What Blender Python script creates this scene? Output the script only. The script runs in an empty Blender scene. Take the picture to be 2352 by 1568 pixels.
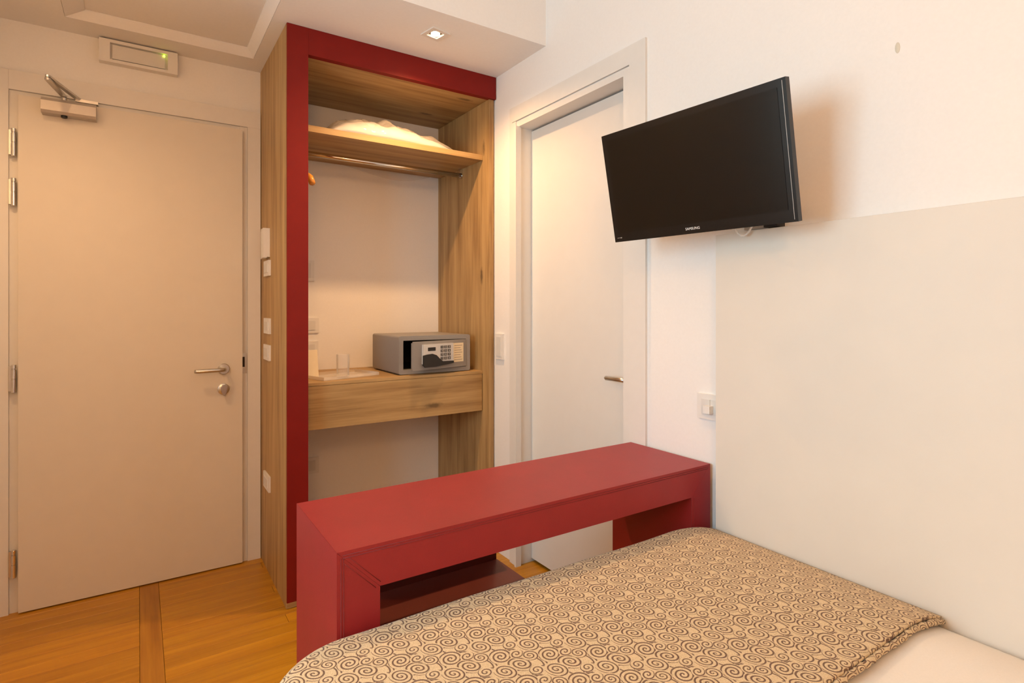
import bpy, bmesh, math, random
from mathutils import Matrix, Vector

random.seed(7)
scene = bpy.context.scene
COL = scene.collection
PI = math.pi

# ------------------------------------------------------------------ camera
F_PX, YAW, CY, EYE = 1294.6, 0.5849, 705.94, 1.24
cam_data = bpy.data.cameras.new('camera')
cam_data.sensor_fit = 'HORIZONTAL'
cam_data.sensor_width = 36.0
cam_data.lens = 36.0 * F_PX / 2352.0
cam_data.shift_y = (CY - 784.0) / 2352.0
cam_data.clip_start = 0.02
cam = bpy.data.objects.new('camera', cam_data)
cam.location = (0, 0, EYE)
cam.rotation_euler = (PI / 2, 0, -YAW)
COL.objects.link(cam)
scene.camera = cam

# ------------------------------------------------------------------ world, daylight, exposure
world = bpy.data.worlds.new('world')
scene.world = world
world.use_nodes = True
wn = world.node_tree.nodes
wn['Background'].inputs[0].default_value = (0.80, 0.90, 1.0, 1)
wn['Background'].inputs[1].default_value = 0.6

def area_light(name, loc, rot, sx, sy, energy, color):
    d = bpy.data.lights.new(name, 'AREA')
    d.shape = 'RECTANGLE'; d.size = sx; d.size_y = sy
    d.energy = energy; d.color = color
    o = bpy.data.objects.new(name, d)
    o.location = loc; o.rotation_euler = rot
    COL.objects.link(o)
    return o

# daylight lamp outside the added, unseen window of the left wall
area_light('added_window_light', (-1.36, 0.95, 1.50), (0, -PI / 2, 0), 1.15, 1.20, 51.0, (0.56, 0.86, 1.0))

vs = scene.view_settings
scene.display_settings.display_device = 'sRGB'
vs.view_transform = 'Standard'
vs.look = 'None'
vs.exposure = 0.16
vs.gamma = 1.0
vs.use_curve_mapping = False

# ------------------------------------------------------------------ node helpers
class NT:
    def __init__(self, mat):
        mat.use_nodes = True
        self.t = mat.node_tree
        self.n = self.t.nodes
        self.bsdf = self.n['Principled BSDF']
    def link(self, a, b): self.t.links.new(a, b)
    def node(self, kind, **kw):
        x = self.n.new(kind)
        for k, v in kw.items(): setattr(x, k, v)
        return x
    def m(self, op, a, b=None, c=None):
        x = self.n.new('ShaderNodeMath'); x.operation = op
        for i, v in enumerate((a, b, c)):
            if v is None: continue
            if isinstance(v, (int, float)): x.inputs[i].default_value = v
            else: self.link(v, x.inputs[i])
        return x.outputs[0]
    def mix(self, fac, a, b):
        x = self.n.new('ShaderNodeMix'); x.data_type = 'RGBA'
        for v, s in ((fac, 0), (a, 6), (b, 7)):
            if isinstance(v, (int, float)): x.inputs[s].default_value = v
            elif isinstance(v, tuple): x.inputs[s].default_value = (*v, 1)
            else: self.link(v, x.inputs[s])
        return x.outputs[2]
    def coord(self, kind='Object'):
        return self.n.new('ShaderNodeTexCoord').outputs[kind]
    def scaled(self, vec, sc, loc=None):
        x = self.n.new('ShaderNodeMapping')
        x.inputs['Scale'].default_value = sc
        self.link(vec, x.inputs['Vector'])
        if loc is not None: self.link(loc, x.inputs['Location'])
        return x.outputs[0]
    def noise(self, vec, scale, detail=4.0, rough=0.55):
        x = self.n.new('ShaderNodeTexNoise')
        x.inputs['Scale'].default_value = scale
        x.inputs['Detail'].default_value = detail
        x.inputs['Roughness'].default_value = rough
        self.link(vec, x.inputs['Vector'])
        return x.outputs['Fac']
    def ramp(self, fac, stops):
        x = self.n.new('ShaderNodeValToRGB')
        e = x.color_ramp.elements
        while len(e) < len(stops): e.new(0.5)
        for el, (p, c) in zip(e, stops):
            el.position = p; el.color = (*c, 1)
        self.link(fac, x.inputs[0])
        return x.outputs[0]
    def bump(self, height, strength, dist):
        x = self.n.new('ShaderNodeBump')
        x.inputs['Strength'].default_value = strength
        x.inputs['Distance'].default_value = dist
        self.link(height, x.inputs['Height'])
        self.link(x.outputs[0], self.bsdf.inputs['Normal'])

def mat_plain(name, col, rough=0.5, metal=0.0, spec=0.5, var=0.04, nscale=40.0, bump=0.0, bdist=0.001, coat=0.0):
    m = bpy.data.materials.new(name)
    t = NT(m)
    n = t.noise(t.coord(), nscale)
    lo = tuple(c * (1 - var) for c in col); hi = tuple(min(1, c * (1 + var)) for c in col)
    t.link(t.ramp(n, [(0.3, lo), (0.7, hi)]), t.bsdf.inputs['Base Color'])
    t.bsdf.inputs['Roughness'].default_value = rough
    t.bsdf.inputs['Metallic'].default_value = metal
    t.bsdf.inputs['Specular IOR Level'].default_value = spec
    t.bsdf.inputs['Coat Weight'].default_value = coat
    if bump: t.bump(n, bump, bdist)
    return m

def mat_wood(name, axis, dark, mid, light, rough=0.5, knots=0.0, tone=0.0, fine=1.0):
    """axis: 0/1/2 = the direction the grain runs in"""
    m = bpy.data.materials.new(name)
    t = NT(m)
    info = t.node('ShaderNodeObjectInfo')
    comb = t.node('ShaderNodeCombineXYZ')
    for i, k in enumerate((37.0, 53.0, 71.0)):
        t.link(t.m('MULTIPLY', info.outputs['Random'], k), comb.inputs[i])
    sc = [1.0, 1.0, 1.0]; sc[axis] = 0.07
    v = t.scaled(t.coord(), tuple(sc), comb.outputs[0])
    g1 = t.noise(v, 22.0 * fine, 5.0, 0.6)
    sc2 = [1.0, 1.0, 1.0]; sc2[axis] = 0.02
    v2 = t.scaled(t.coord(), tuple(sc2), comb.outputs[0])
    g2 = t.noise(v2, 150.0 * fine, 3.0, 0.6)
    g = t.m('ADD', t.m('MULTIPLY', g1, 0.72), t.m('MULTIPLY', g2, 0.28))
    col = t.ramp(g, [(0.34, dark), (0.50, mid), (0.66, light)])
    if knots:
        sck = [1.0, 1.0, 1.0]; sck[axis] = 0.33
        vk = t.scaled(t.coord(), tuple(sck), comb.outputs[0])
        vo = t.node('ShaderNodeTexVoronoi'); vo.inputs['Scale'].default_value = 4.0
        t.link(vk, vo.inputs['Vector'])
        wob = t.m('ADD', vo.outputs['Distance'], t.m('MULTIPLY', t.noise(t.coord(), 60.0), 0.05))
        kn = t.m('SUBTRACT', 1.0, t.m('SMOOTH_MIN', t.m('MULTIPLY', t.m('MAXIMUM', t.m('SUBTRACT', wob, 0.050), 0.0), 22.0), 1.0, 0.1))
        col = t.mix(t.m('MULTIPLY', t.m('MAXIMUM', kn, 0.0), knots), col, tuple(c * 0.35 for c in dark))
    if tone:
        f = t.m('ADD', t.m('MULTIPLY', info.outputs['Random'], tone), 1.0 - tone * 0.6)
        hv = t.node('ShaderNodeHueSaturation')
        t.link(col, hv.inputs['Color']); t.link(f, hv.inputs['Value'])
        col = hv.outputs[0]
    t.link(col, t.bsdf.inputs['Base Color'])
    t.bsdf.inputs['Roughness'].default_value = rough
    t.bump(g2, 0.12, 0.0006)
    return m

def mat_leather(name, col, rough=0.45, scale=420.0, bump=0.25, spec=0.5, var=0.06):
    m = bpy.data.materials.new(name)
    t = NT(m)
    vo = t.node('ShaderNodeTexVoronoi'); vo.inputs['Scale'].default_value = scale
    t.link(t.coord(), vo.inputs['Vector'])
    n = t.noise(t.coord(), 9.0)
    t.link(t.ramp(n, [(0.3, tuple(c * (1 - var) for c in col)), (0.7, tuple(c * (1 + var) for c in col))]), t.bsdf.inputs['Base Color'])
    t.bsdf.inputs['Roughness'].default_value = rough
    t.bsdf.inputs['Specular IOR Level'].default_value = spec
    t.bump(vo.outputs['Distance'], bump, 0.0006)
    return m

def mat_clear(name, tint=(1, 1, 1), opacity=0.15, rough=0.05):
    m = bpy.data.materials.new(name)
    t = NT(m)
    fr = t.node('ShaderNodeFresnel'); fr.inputs[0].default_value = 1.3
    n = t.noise(t.coord(), 30.0)
    base = t.m('ADD', t.m('MULTIPLY', n, 0.04), opacity)
    fac = t.m('MINIMUM', t.m('ADD', base, t.m('MULTIPLY', fr.outputs[0], 0.5)), 1.0)
    t.bsdf.inputs['Base Color'].default_value = (*tint, 1)
    t.bsdf.inputs['Roughness'].default_value = rough
    t.link(fac, t.bsdf.inputs['Alpha'])
    return m

def mat_emit(name, col, strength):
    m = bpy.data.materials.new(name)
    t = NT(m)
    n = t.noise(t.coord(), 5.0)
    t.link(t.ramp(n, [(0.0, col), (1.0, col)]), t.bsdf.inputs['Emission Color'])
    t.bsdf.inputs['Emission Strength'].default_value = strength
    return m

def mat_swirl(name):
    """woven scroll pattern: six spirals of different size on a half-drop lattice"""
    m = bpy.data.materials.new(name)
    t = NT(m)
    sep = t.node('ShaderNodeSeparateXYZ'); t.link(t.coord('UV'), sep.inputs[0])
    wob = t.noise(t.coord('UV'), 900.0, 2.0)
    jit = t.m('MULTIPLY', t.m('SUBTRACT', wob, 0.5), 0.0012)
    u = t.m('ADD', sep.outputs[0], jit); v = t.m('ADD', sep.outputs[1], jit)
    PX, PY = 0.080, 0.088
    def local(x0, y0):
        dx = t.m('SUBTRACT', u, x0)
        i = t.m('ROUND', t.m('DIVIDE', dx, PX))
        lx = t.m('SUBTRACT', dx, t.m('MULTIPLY', i, PX))
        ly = t.m('ADD', t.m('SUBTRACT', v, y0), t.m('MULTIPLY', i, PY / 2))
        ly = t.m('SUBTRACT', ly, t.m('MULTIPLY', t.m('ROUND', t.m('DIVIDE', ly, PY)), PY))
        return lx, ly
    def soft(d, w, s):      # 1 inside |d|<w, falling to 0 over s
        x = t.m('DIVIDE', t.m('SUBTRACT', w + s, t.m('ABSOLUTE', d)), s)
        return t.m('MINIMUM', t.m('MAXIMUM', x, 0.0), 1.0)
    ax, ay = 0.637, 0.923
    E = [  # dx, dy, radius, stretch, angle, pitch, handedness, phase, half width
        (0.0, 0.0, 0.0226, 1.03, 0.6, 0.0084, 1, 0.20, 0.0021),
        (0.019, -0.038, 0.0220, 1.14, -0.9, 0.0080, 1, 0.55, 0.0020),
        (-0.016, -0.041, 0.0206, 1.12, -1.0, 0.0076, -1, 0.10, 0.0017),
        (0.047, -0.026, 0.0158, 1.05, -0.8, 0.0068, -1, 0.40, 0.0015),
        (0.029, -0.009, 0.0128, 1.10, 0.5, 0.0080, 1, 0.75, 0.0018),
        (0.0335, -0.0675, 0.0138, 1.05, 0.3, 0.0074, -1, 0.30, 0.0015),
    ]
    line = None; inside = None
    for dx, dy, R, st, an, pitch, hd, ph, hw in E:
        lx, ly = local(ax + dx, ay + dy)
        ca, sa = math.cos(an), math.sin(an)
        px = t.m('ADD', t.m('MULTIPLY', lx, ca / st), t.m('MULTIPLY', ly, sa / st))
        py = t.m('SUBTRACT', t.m('MULTIPLY', ly, ca * st), t.m('MULTIPLY', lx, sa * st))
        r = t.m('SQRT', t.m('ADD', t.m('MULTIPLY', px, px), t.m('MULTIPLY', py, py)))
        th = t.m('DIVIDE', t.m('ARCTAN2', py, px), 2 * PI * hd)
        g = t.m('ADD', t.m('SUBTRACT', t.m('DIVIDE', r, pitch), th), ph + 5.0)
        fr = t.m('SUBTRACT', t.m('FRACT', g), 0.5)
        d = t.m('MULTIPLY', fr, pitch)
        l = soft(d, hw * 0.62, 0.0007)
        msk = t.m('LESS_THAN', r, R)
        l = t.m('MULTIPLY', l, msk)
        msk2 = t.m('LESS_THAN', r, R + 0.0008)
        if line is None: line, inside = l, msk
        else:
            line = t.m('ADD', t.m('MULTIPLY', line, t.m('SUBTRACT', 1.0, msk2)), l)
            inside = t.m('MAXIMUM', inside, msk)
    # tendrils that join the spirals, drawn only between them
    for dx, dy, R, hw in ((0.012, -0.020, 0.0315, 0.0011), (0.026, -0.052, 0.0290, 0.0011), (0.040, 0.004, 0.0225, 0.0010)):
        lx, ly = local(ax + dx, ay + dy)
        r = t.m('SQRT', t.m('ADD', t.m('MULTIPLY', lx, lx), t.m('MULTIPLY', ly, ly)))
        l = t.m('MULTIPLY', soft(t.m('SUBTRACT', r, R), hw, 0.0006), t.m('SUBTRACT', 1.0, inside))
        line = t.m('MAXIMUM', line, l)
    line = t.m('MINIMUM', line, 1.0)
    weave = t.node('ShaderNodeTexVoronoi'); weave.inputs['Scale'].default_value = 620.0
    t.link(t.coord('UV'), weave.inputs['Vector'])
    base = t.ramp(weave.outputs['Distance'], [(0.15, (0.80, 0.63, 0.40)), (0.75, (0.62, 0.47, 0.27))])
    dark = t.ramp(t.noise(t.coord('UV'), 45.0), [(0.35, (0.105, 0.034, 0.020)), (0.65, (0.13, 0.060, 0.022))])
    t.link(t.mix(t.m('MULTIPLY', line, 0.93), base, dark), t.bsdf.inputs['Base Color'])
    t.bsdf.inputs['Roughness'].default_value = 0.85
    t.bsdf.inputs['Sheen Weight'].default_value = 0.15
    hgt = t.m('SUBTRACT', t.m('MULTIPLY', line, -0.6), t.m('MULTIPLY', weave.outputs['Distance'], 0.8))
    t.bump(hgt, 0.5, 0.0012)
    return m

M = {}
M['wall'] = mat_plain('wall_paint', (0.89, 0.88, 0.86), 0.75, var=0.012, nscale=120, bump=0.05)
M['ceiling'] = mat_plain('ceiling_paint', (0.89, 0.88, 0.86), 0.8, var=0.012, nscale=90, bump=0.04)
M['trim'] = mat_plain('satin_trim_paint', (0.80, 0.78, 0.74), 0.42, var=0.01, nscale=30)
M['door'] = mat_plain('door_laminate', (0.76, 0.71, 0.62), 0.5, var=0.012, nscale=14)
M['bath_door'] = mat_plain('bathroom_door_paint', (0.76, 0.75, 0.72), 0.4, var=0.01, nscale=14)
M['plastic'] = mat_plain('white_plastic', (0.82, 0.81, 0.78), 0.35, var=0.01)
M['plastic2'] = mat_plain('white_plastic_insert', (0.74, 0.73, 0.70), 0.3, var=0.01)
M['oakv'] = mat_wood('oak_vertical', 2, (0.27, 0.150, 0.055), (0.435, 0.275, 0.110), (0.54, 0.36, 0.16), 0.5, knots=0.75)
M['oakh'] = mat_wood('oak_horizontal', 0, (0.27, 0.150, 0.055), (0.435, 0.275, 0.110), (0.54, 0.36, 0.16), 0.5, knots=0.75)
M['floor_sub'] = mat_plain('floor_screed', (0.10, 0.05, 0.02), 0.9)
M['plankx'] = mat_wood('parquet_along', 0, (0.40, 0.165, 0.007), (0.50, 0.225, 0.010), (0.60, 0.29, 0.015), 0.36, tone=0.16)
M['planky'] = mat_wood('parquet_across', 1, (0.34, 0.135, 0.010), (0.44, 0.19, 0.014), (0.52, 0.24, 0.02), 0.36, tone=0.10)
M['red'] = mat_leather('red_leather', (0.30, 0.018, 0.022), 0.44, spec=0.45)
M['redpost'] = mat_leather('red_leather_cladding', (0.205, 0.0085, 0.0055), 0.55, bump=0.15, spec=0.25)
M['seam'] = mat_plain('red_stitching', (0.20, 0.010, 0.012), 0.6)
M['maroon'] = mat_leather('maroon_leather', (0.16, 0.028, 0.018), 0.4)
M['cream'] = mat_leather('cream_leather', (0.76, 0.72, 0.65), 0.5, scale=500, bump=0.06, var=0.012)
M['cloth'] = mat_plain('white_bed_linen', (0.86, 0.82, 0.76), 0.85, var=0.02, nscale=300, bump=0.15)
M['pillow'] = mat_plain('white_pillow_cotton', (0.70, 0.68, 0.65), 0.6, var=0.03, nscale=25, bump=0.1, coat=0.3)
M['swirl'] = mat_swirl('scroll_bedspread')
M['black'] = mat_plain('black_gloss', (0.009, 0.007, 0.006), 0.22, var=0.05, spec=0.35)
M['blackm'] = mat_plain('black_matte', (0.014, 0.012, 0.011), 0.5)
M['screen'] = mat_plain('screen_glass', (0.007, 0.0045, 0.0024), 0.2, var=0.05, spec=0.32)
M['steel'] = mat_plain('brushed_steel', (0.62, 0.60, 0.56), 0.28, 1.0, var=0.05)
M['chrome'] = mat_plain('chrome', (0.75, 0.73, 0.70), 0.14, 1.0)
M['alu'] = mat_plain('silver_lacquer', (0.52, 0.48, 0.44), 0.42, 0.35, var=0.02)
M['grey'] = mat_plain('grey_metal_paint', (0.29, 0.275, 0.26), 0.45, 0.0, var=0.05, nscale=300, bump=0.05)
M['keypad'] = mat_plain('silver_keypad', (0.66, 0.65, 0.63), 0.35, 0.2)
M['key'] = mat_plain('dark_key', (0.10, 0.095, 0.09), 0.5)
M['white'] = mat_plain('white_print', (0.85, 0.85, 0.83), 0.5)
M['paper'] = mat_plain('cream_paper', (0.86, 0.76, 0.55), 0.8, var=0.02)
M['print'] = mat_plain('grey_print', (0.40, 0.33, 0.24), 0.8)
M['clear'] = mat_clear('clear_glass', (0.95, 0.93, 0.88), 0.10)
M['acrylic'] = mat_clear('clear_acrylic', (0.93, 0.88, 0.80), 0.15)
M['film'] = mat_clear('clear_plastic_film', (0.90, 0.84, 0.76), 0.20, 0.15)
M['hanger'] = mat_wood('orange_varnished_wood', 1, (0.60, 0.24, 0.04), (0.70, 0.30, 0.05), (0.78, 0.36, 0.07), 0.3)
M['led'] = mat_emit('green_led', (0.72, 1.0, 0.05), 4.0)
M['bulb'] = mat_emit('halogen_bulb', (1.0, 0.78, 0.48), 30.0)
M['dome'] = mat_emit('fill_pendant_glow', (1.0, 0.50, 0.20), 60.0)  # glow of the added fill pendant
M['patch'] = mat_plain('beige_spot', (0.70, 0.66, 0.56), 0.85)
M['dark'] = mat_plain('gap_shade', (0.05, 0.03, 0.02), 0.9)  # dark tone standing in for shade inside gaps

# ------------------------------------------------------------------ object helpers
def wmat(o):
    m = o.matrix_basis.copy()
    if o.parent: m = wmat(o.parent) @ o.matrix_parent_inverse @ m
    return m

def empty(name, loc, rot=(0, 0, 0)):
    o = bpy.data.objects.new(name, None)
    o.empty_display_size = 0.05
    o.location = loc; o.rotation_euler = rot
    COL.objects.link(o)
    return o

def tag(o, label=None, cat=None, group=None, kind=None):
    if label: o['label'] = label
    if cat: o['category'] = cat
    if group: o['group'] = group
    if kind: o['kind'] = kind
    return o

def make(name, bm, mat, parent=None, local=False, smooth=False, bevel=0.0, seg=2):
    """link a bmesh as ONE object with its origin at its centre; local=True: coordinates are the parent's"""
    if bevel:
        bmesh.ops.bevel(bm, geom=[e for e in bm.edges if len(e.link_faces) == 2 and e.calc_face_angle(0) > 0.5],
                        offset=bevel, segments=seg, profile=0.5, affect='EDGES', clamp_overlap=True)
    bmesh.ops.recalc_face_normals(bm, faces=bm.faces)
    vs_ = [v.co for v in bm.verts]
    lo = Vector((min(v[i] for v in vs_) for i in range(3))); hi = Vector((max(v[i] for v in vs_) for i in range(3)))
    c = (lo + hi) / 2
    bmesh.ops.translate(bm, verts=bm.verts, vec=-c)
    me = bpy.data.meshes.new(name)
    bm.to_mesh(me); bm.free()
    if smooth or bevel:
        for p in me.polygons: p.use_smooth = True
        if not smooth or bevel:
            try: me.set_sharp_from_angle(angle=math.radians(40 if smooth else 35))
            except Exception: pass
    me.materials.append(M[mat])
    o = bpy.data.objects.new(name, me)
    COL.objects.link(o)
    o.location = c
    if parent is not None:
        o.parent = parent
        if not local: o.matrix_parent_inverse = wmat(parent).inverted()
    return o

def add_box(bm, x, y, z, rot=None):
    vs_ = [bm.verts.new((x[i], y[j], z[k])) for i in (0, 1) for j in (0, 1) for k in (0, 1)]
    for f in ((0, 1, 3, 2), (4, 6, 7, 5), (0, 4, 5, 1), (2, 3, 7, 6), (0, 2, 6, 4), (1, 5, 7, 3)):
        bm.faces.new([vs_[i] for i in f])
    return vs_

def box(name, x, y, z, mat, parent=None, bevel=0.0, local=False, seg=2):
    bm = bmesh.new(); add_box(bm, sorted(x), sorted(y), sorted(z))
    return make(name, bm, mat, parent, local, bevel=bevel, seg=seg)

def boxes(name, lst, mat, parent=None, bevel=0.0, local=False):
    bm = bmesh.new()
    for x, y, z in lst: add_box(bm, x, y, z)
    return make(name, bm, mat, parent, local, bevel=bevel)

def add_tube(bm, pts, r, n=10, cap=True):
    pts = [Vector(p) for p in pts]
    rs = r if isinstance(r, (list, tuple)) else [r] * len(pts)
    rings = []
    up = None
    for i, p in enumerate(pts):
        d = (pts[min(i + 1, len(pts) - 1)] - pts[max(i - 1, 0)]).normalized()
        if up is None:
            up = Vector((0, 0, 1)) if abs(d.z) < 0.9 else Vector((1, 0, 0))
        a = d.cross(up).normalized(); b = a.cross(d).normalized(); up = b
        rings.append([bm.verts.new(p + rs[i] * (math.cos(2 * PI * k / n) * a + math.sin(2 * PI * k / n) * b)) for k in range(n)])
    for i in range(len(rings) - 1):
        for k in range(n):
            bm.faces.new([rings[i][k], rings[i][(k + 1) % n], rings[i + 1][(k + 1) % n], rings[i + 1][k]])
    if cap:
        bm.faces.new(rings[0][::-1]); bm.faces.new(rings[-1])

def tube(name, pts, r, mat, parent=None, n=10, local=False):
    bm = bmesh.new(); add_tube(bm, pts, r, n)
    return make(name, bm, mat, parent, local, smooth=True)

def add_lathe(bm, prof, c, n=28, axis='z'):
    rings = []
    for r, h in prof:
        ring = []
        for k in range(n):
            a = 2 * PI * k / n
            q = {'z': (r * math.cos(a), r * math.sin(a), h), 'y': (r * math.cos(a), h, r * math.sin(a)), 'x': (h, r * math.cos(a), r * math.sin(a))}[axis]
            ring.append(bm.verts.new((c[0] + q[0], c[1] + q[1], c[2] + q[2])))
        rings.append(ring)
    for i in range(len(rings) - 1):
        for k in range(n):
            bm.faces.new([rings[i][k], rings[i][(k + 1) % n], rings[i + 1][(k + 1) % n], rings[i + 1][k]])
    bm.faces.new(rings[0][::-1]); bm.faces.new(rings[-1])

def lathe(name, prof, c, mat, parent=None, n=28, axis='z', local=False):
    bm = bmesh.new(); add_lathe(bm, prof, c, n, axis)
    o = make(name, bm, mat, parent, local, smooth=True)
    try: o.data.set_sharp_from_angle(angle=math.radians(40))
    except Exception: pass
    return o

def prism(name, poly, axis, lo, hi, mat, parent=None, bevel=0.0, local=False, seg=2):
    """polygon extruded along an axis; poly in the remaining two axes in order"""
    bm = bmesh.new()
    def P(a, b, h): return {'x': (h, a, b), 'y': (a, h, b), 'z': (a, b, h)}[axis]
    f0 = [bm.verts.new(P(a, b, lo)) for a, b in poly]; f1 = [bm.verts.new(P(a, b, hi)) for a, b in poly]
    bm.faces.new(f0); bm.faces.new(f1[::-1])
    for i in range(len(poly)):
        j = (i + 1) % len(poly)
        bm.faces.new([f0[i], f0[j], f1[j], f1[i]])
    return make(name, bm, mat, parent, local, bevel=bevel, seg=seg)

def text(name, body, size, mat, parent, loc, rot, extrude=0.0003):
    cu = bpy.data.curves.new(name, 'FONT')
    cu.body = body; cu.size = size; cu.extrude = extrude
    cu.align_x = 'CENTER'; cu.align_y = 'CENTER'; cu.resolution_u = 3
    tmp = bpy.data.objects.new(name + '_tmp', cu)
    COL.objects.link(tmp)
    dg = bpy.context.evaluated_depsgraph_get()
    me = bpy.data.meshes.new_from_object(tmp.evaluated_get(dg))
    bpy.data.objects.remove(tmp); bpy.data.curves.remove(cu)
    me.materials.clear(); me.materials.append(M[mat])
    o = bpy.data.objects.new(name, me)
    COL.objects.link(o)
    o.parent = parent; o.location = loc; o.rotation_euler = rot
    return o

# ------------------------------------------------------------------ room dimensions
XR, YB, ZS, ZC = 1.519, 3.038, 2.41, 2.95       # right wall, entry wall, soffit, room ceiling
YS = 2.02                                        # front edge of the dropped soffit
XL, YBACK = -1.20, -1.55

# floor and planks
fl = box('floor', (XL - 0.1, XR + 0.3), (YBACK - 0.1, YB + 0.1), (-0.10, -0.016), 'floor_sub')
tag(fl, 'orange oak strip parquet floor of the hotel room', 'floor', kind='structure')
PW = 0.070
def plank_mesh(l, w, name, mat):
    bm = bmesh.new(); add_box(bm, (-l / 2, l / 2), (-w / 2, w / 2), (-0.008, 0.008))
    bmesh.ops.bevel(bm, geom=[e for e in bm.edges if e.verts[0].co.z > 0 and e.verts[1].co.z > 0], offset=0.0008, segments=1, affect='EDGES')
    bmesh.ops.recalc_face_normals(bm, faces=bm.faces)
    me = bpy.data.meshes.new(name); bm.to_mesh(me); bm.free()
    me.materials.append(M[mat])
    return me
def put_plank(me, x, y):
    o = bpy.data.objects.new('plank', me); COL.objects.link(o)
    o.location = (x, y, -0.008); o.parent = fl; o.matrix_parent_inverse = wmat(fl).inverted()
SX0, SX1 = 0.003, 0.074
lenL = SX0 - (XL)
mL = plank_mesh(lenL - 0.0012, PW - 0.0012, 'plank_long', 'plankx')
lens = [0.42, 0.58, 0.70, 0.86]
mR = {l: plank_mesh(l - 0.0012, PW - 0.0012, 'plank_%d' % int(l * 100), 'plankx') for l in lens}
rows = int(math.ceil((YB - YBACK) / PW))
for r in range(rows):
    y = YB - PW * (r + 0.5)
    put_plank(mL, XL + lenL / 2, y)
    total = XR + 0.12 - SX1
    a = [0.70, 0.42, 0.86, 0.58][r % 4]; b = total - a
    x = SX1 + a / 2; put_plank(mR[a], x, y)
    key = round(b, 3)
    if key not in mR: mR[key] = plank_mesh(b - 0.0012, PW - 0.0012, 'plank_end', 'plankx')
    put_plank(mR[key], SX1 + a + b / 2, y)
bm = bmesh.new(); add_box(bm, (-(SX1 - SX0) / 2 + 0.0006, (SX1 - SX0) / 2 - 0.0006), (-0.4594, 0.4594), (-0.008, 0.008))
bmesh.ops.recalc_face_normals(bm, faces=bm.faces)
mS = bpy.data.meshes.new('plank_cross'); bm.to_mesh(mS); bm.free(); mS.materials.append(M['planky'])
for k in range(5): put_plank(mS, (SX0 + SX1) / 2, YB - 0.46 - 0.92 * k)

# walls
we = box('wall_entry', (-0.75, XR + 0.25), (YB, YB + 0.12), (0, ZC), 'wall')
tag(we, 'warm white wall around the entrance door', 'wall', kind='structure')
D2a, D2b, D2z = 1.500, 2.275, 2.130              # bathroom doorway in the right wall
wr = boxes('wall_right', [((XR, XR + 0.16), (YBACK, D2a), (0, ZC)), ((XR, XR + 0.16), (D2b, YB), (0, ZC)),
                          ((XR, XR + 0.16), (D2a, D2b), (D2z, ZC))], 'wall')
tag(wr, 'white wall carrying the television and bathroom door', 'wall', kind='structure')
wl = boxes('wall_left', [((XL - 0.15, XL), (YBACK, 0.35), (0, ZC)), ((XL - 0.15, XL), (1.55, 1.62), (0, ZC)),
                         ((XL - 0.15, XL), (0.35, 1.55), (0, 0.90)), ((XL - 0.15, XL), (0.35, 1.55), (2.10, ZC)),
                         ((XL, -0.62), (1.62, 1.74), (0, ZC)), ((-0.74, -0.62), (1.74, YB), (0, ZC))], 'wall')
tag(wl, 'white left wall with an added unseen step shading the entrance from daylight', 'wall', kind='structure')  # step added out of view to block daylight from the entrance
wb = box('wall_back', (XL - 0.15, XR + 0.16), (YBACK - 0.12, YBACK), (0, ZC), 'wall')
tag(wb, 'white wall behind the head of the bed', 'wall', kind='structure')
ce = box('ceiling', (XL - 0.15, XR + 0.16), (YBACK - 0.12, YS), (ZC, ZC + 0.1), 'ceiling')
tag(ce, 'high white ceiling over the bed', 'ceiling', kind='structure')
HX0, HX1, HY0, HY1 = -0.248, 0.451, 2.190, 2.884    # recess for the vent panel
so = boxes('ceiling_soffit', [((-0.75, HX0), (YS, YB), (ZS, ZC)), ((HX1, XR), (YS, YB), (ZS, ZC)),
                              ((HX0, HX1), (YS, HY0), (ZS, ZC)), ((HX0, HX1), (HY1, YB), (ZS, ZC)),
                              ((HX0, HX1), (HY0, HY1), (ZS + 0.12, ZC))], 'ceiling')
tag(so, 'lowered white ceiling over the entrance and wardrobe', 'ceiling', kind='structure')

# window added in the left wall, out of view, to let daylight in
w1 = empty('added_window_1', (XL - 0.08, 0.95, 0.90))
tag(w1, 'added unseen window in the left wall that lets daylight in', 'window', kind='structure')
boxes('window_frame', [((XL - 0.11, XL - 0.05), (0.35, 0.41), (0.90, 2.10)), ((XL - 0.11, XL - 0.05), (1.49, 1.55), (0.90, 2.10)),
                       ((XL - 0.11, XL - 0.05), (0.41, 1.49), (0.90, 0.96)), ((XL - 0.11, XL - 0.05), (0.41, 1.49), (2.04, 2.10)),
                       ((XL - 0.10, XL - 0.06), (0.92, 0.98), (0.96, 2.04))], 'trim', w1)
box('window_pane', (XL - 0.083, XL - 0.079), (0.41, 0.92), (0.96, 2.04), 'clear', w1)
box('window_pane', (XL - 0.083, XL - 0.079), (0.98, 1.49), (0.96, 2.04), 'clear', w1)

# ------------------------------------------------------------------ entrance door
d1 = box('door_1', (-0.406, 0.419), (2.998, 3.034), (0.006, 2.100), 'door', bevel=0.002)
tag(d1, 'plain cream entrance door with steel lever handle and door closer', 'door', kind='structure')
t1 = empty('trim_1', (0.0, 3.03, 0.0))
tag(t1, 'cream casing around the entrance door', 'door frame', kind='structure')
box('jamb', (-0.52, -0.438), (3.014, YB), (0, 2.200), 'trim', t1, 0.002)
box('jamb', (0.444, 0.503), (3.014, YB), (0, 2.122), 'trim', t1, 0.002)
box('head_casing', (-0.4375, 0.503), (3.014, YB), (2.1225, 2.200), 'trim', t1, 0.002)
box('rebate', (-0.4375, -0.400), (3.026, YB), (0, 2.122), 'trim', t1, 0.001)
box('rebate', (0.410, 0.4435), (3.022, YB), (0, 2.122), 'trim', t1, 0.001)
box('rebate', (-0.400, 0.410), (3.026, YB), (2.095, 2.122), 'trim', t1, 0.001)
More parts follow.
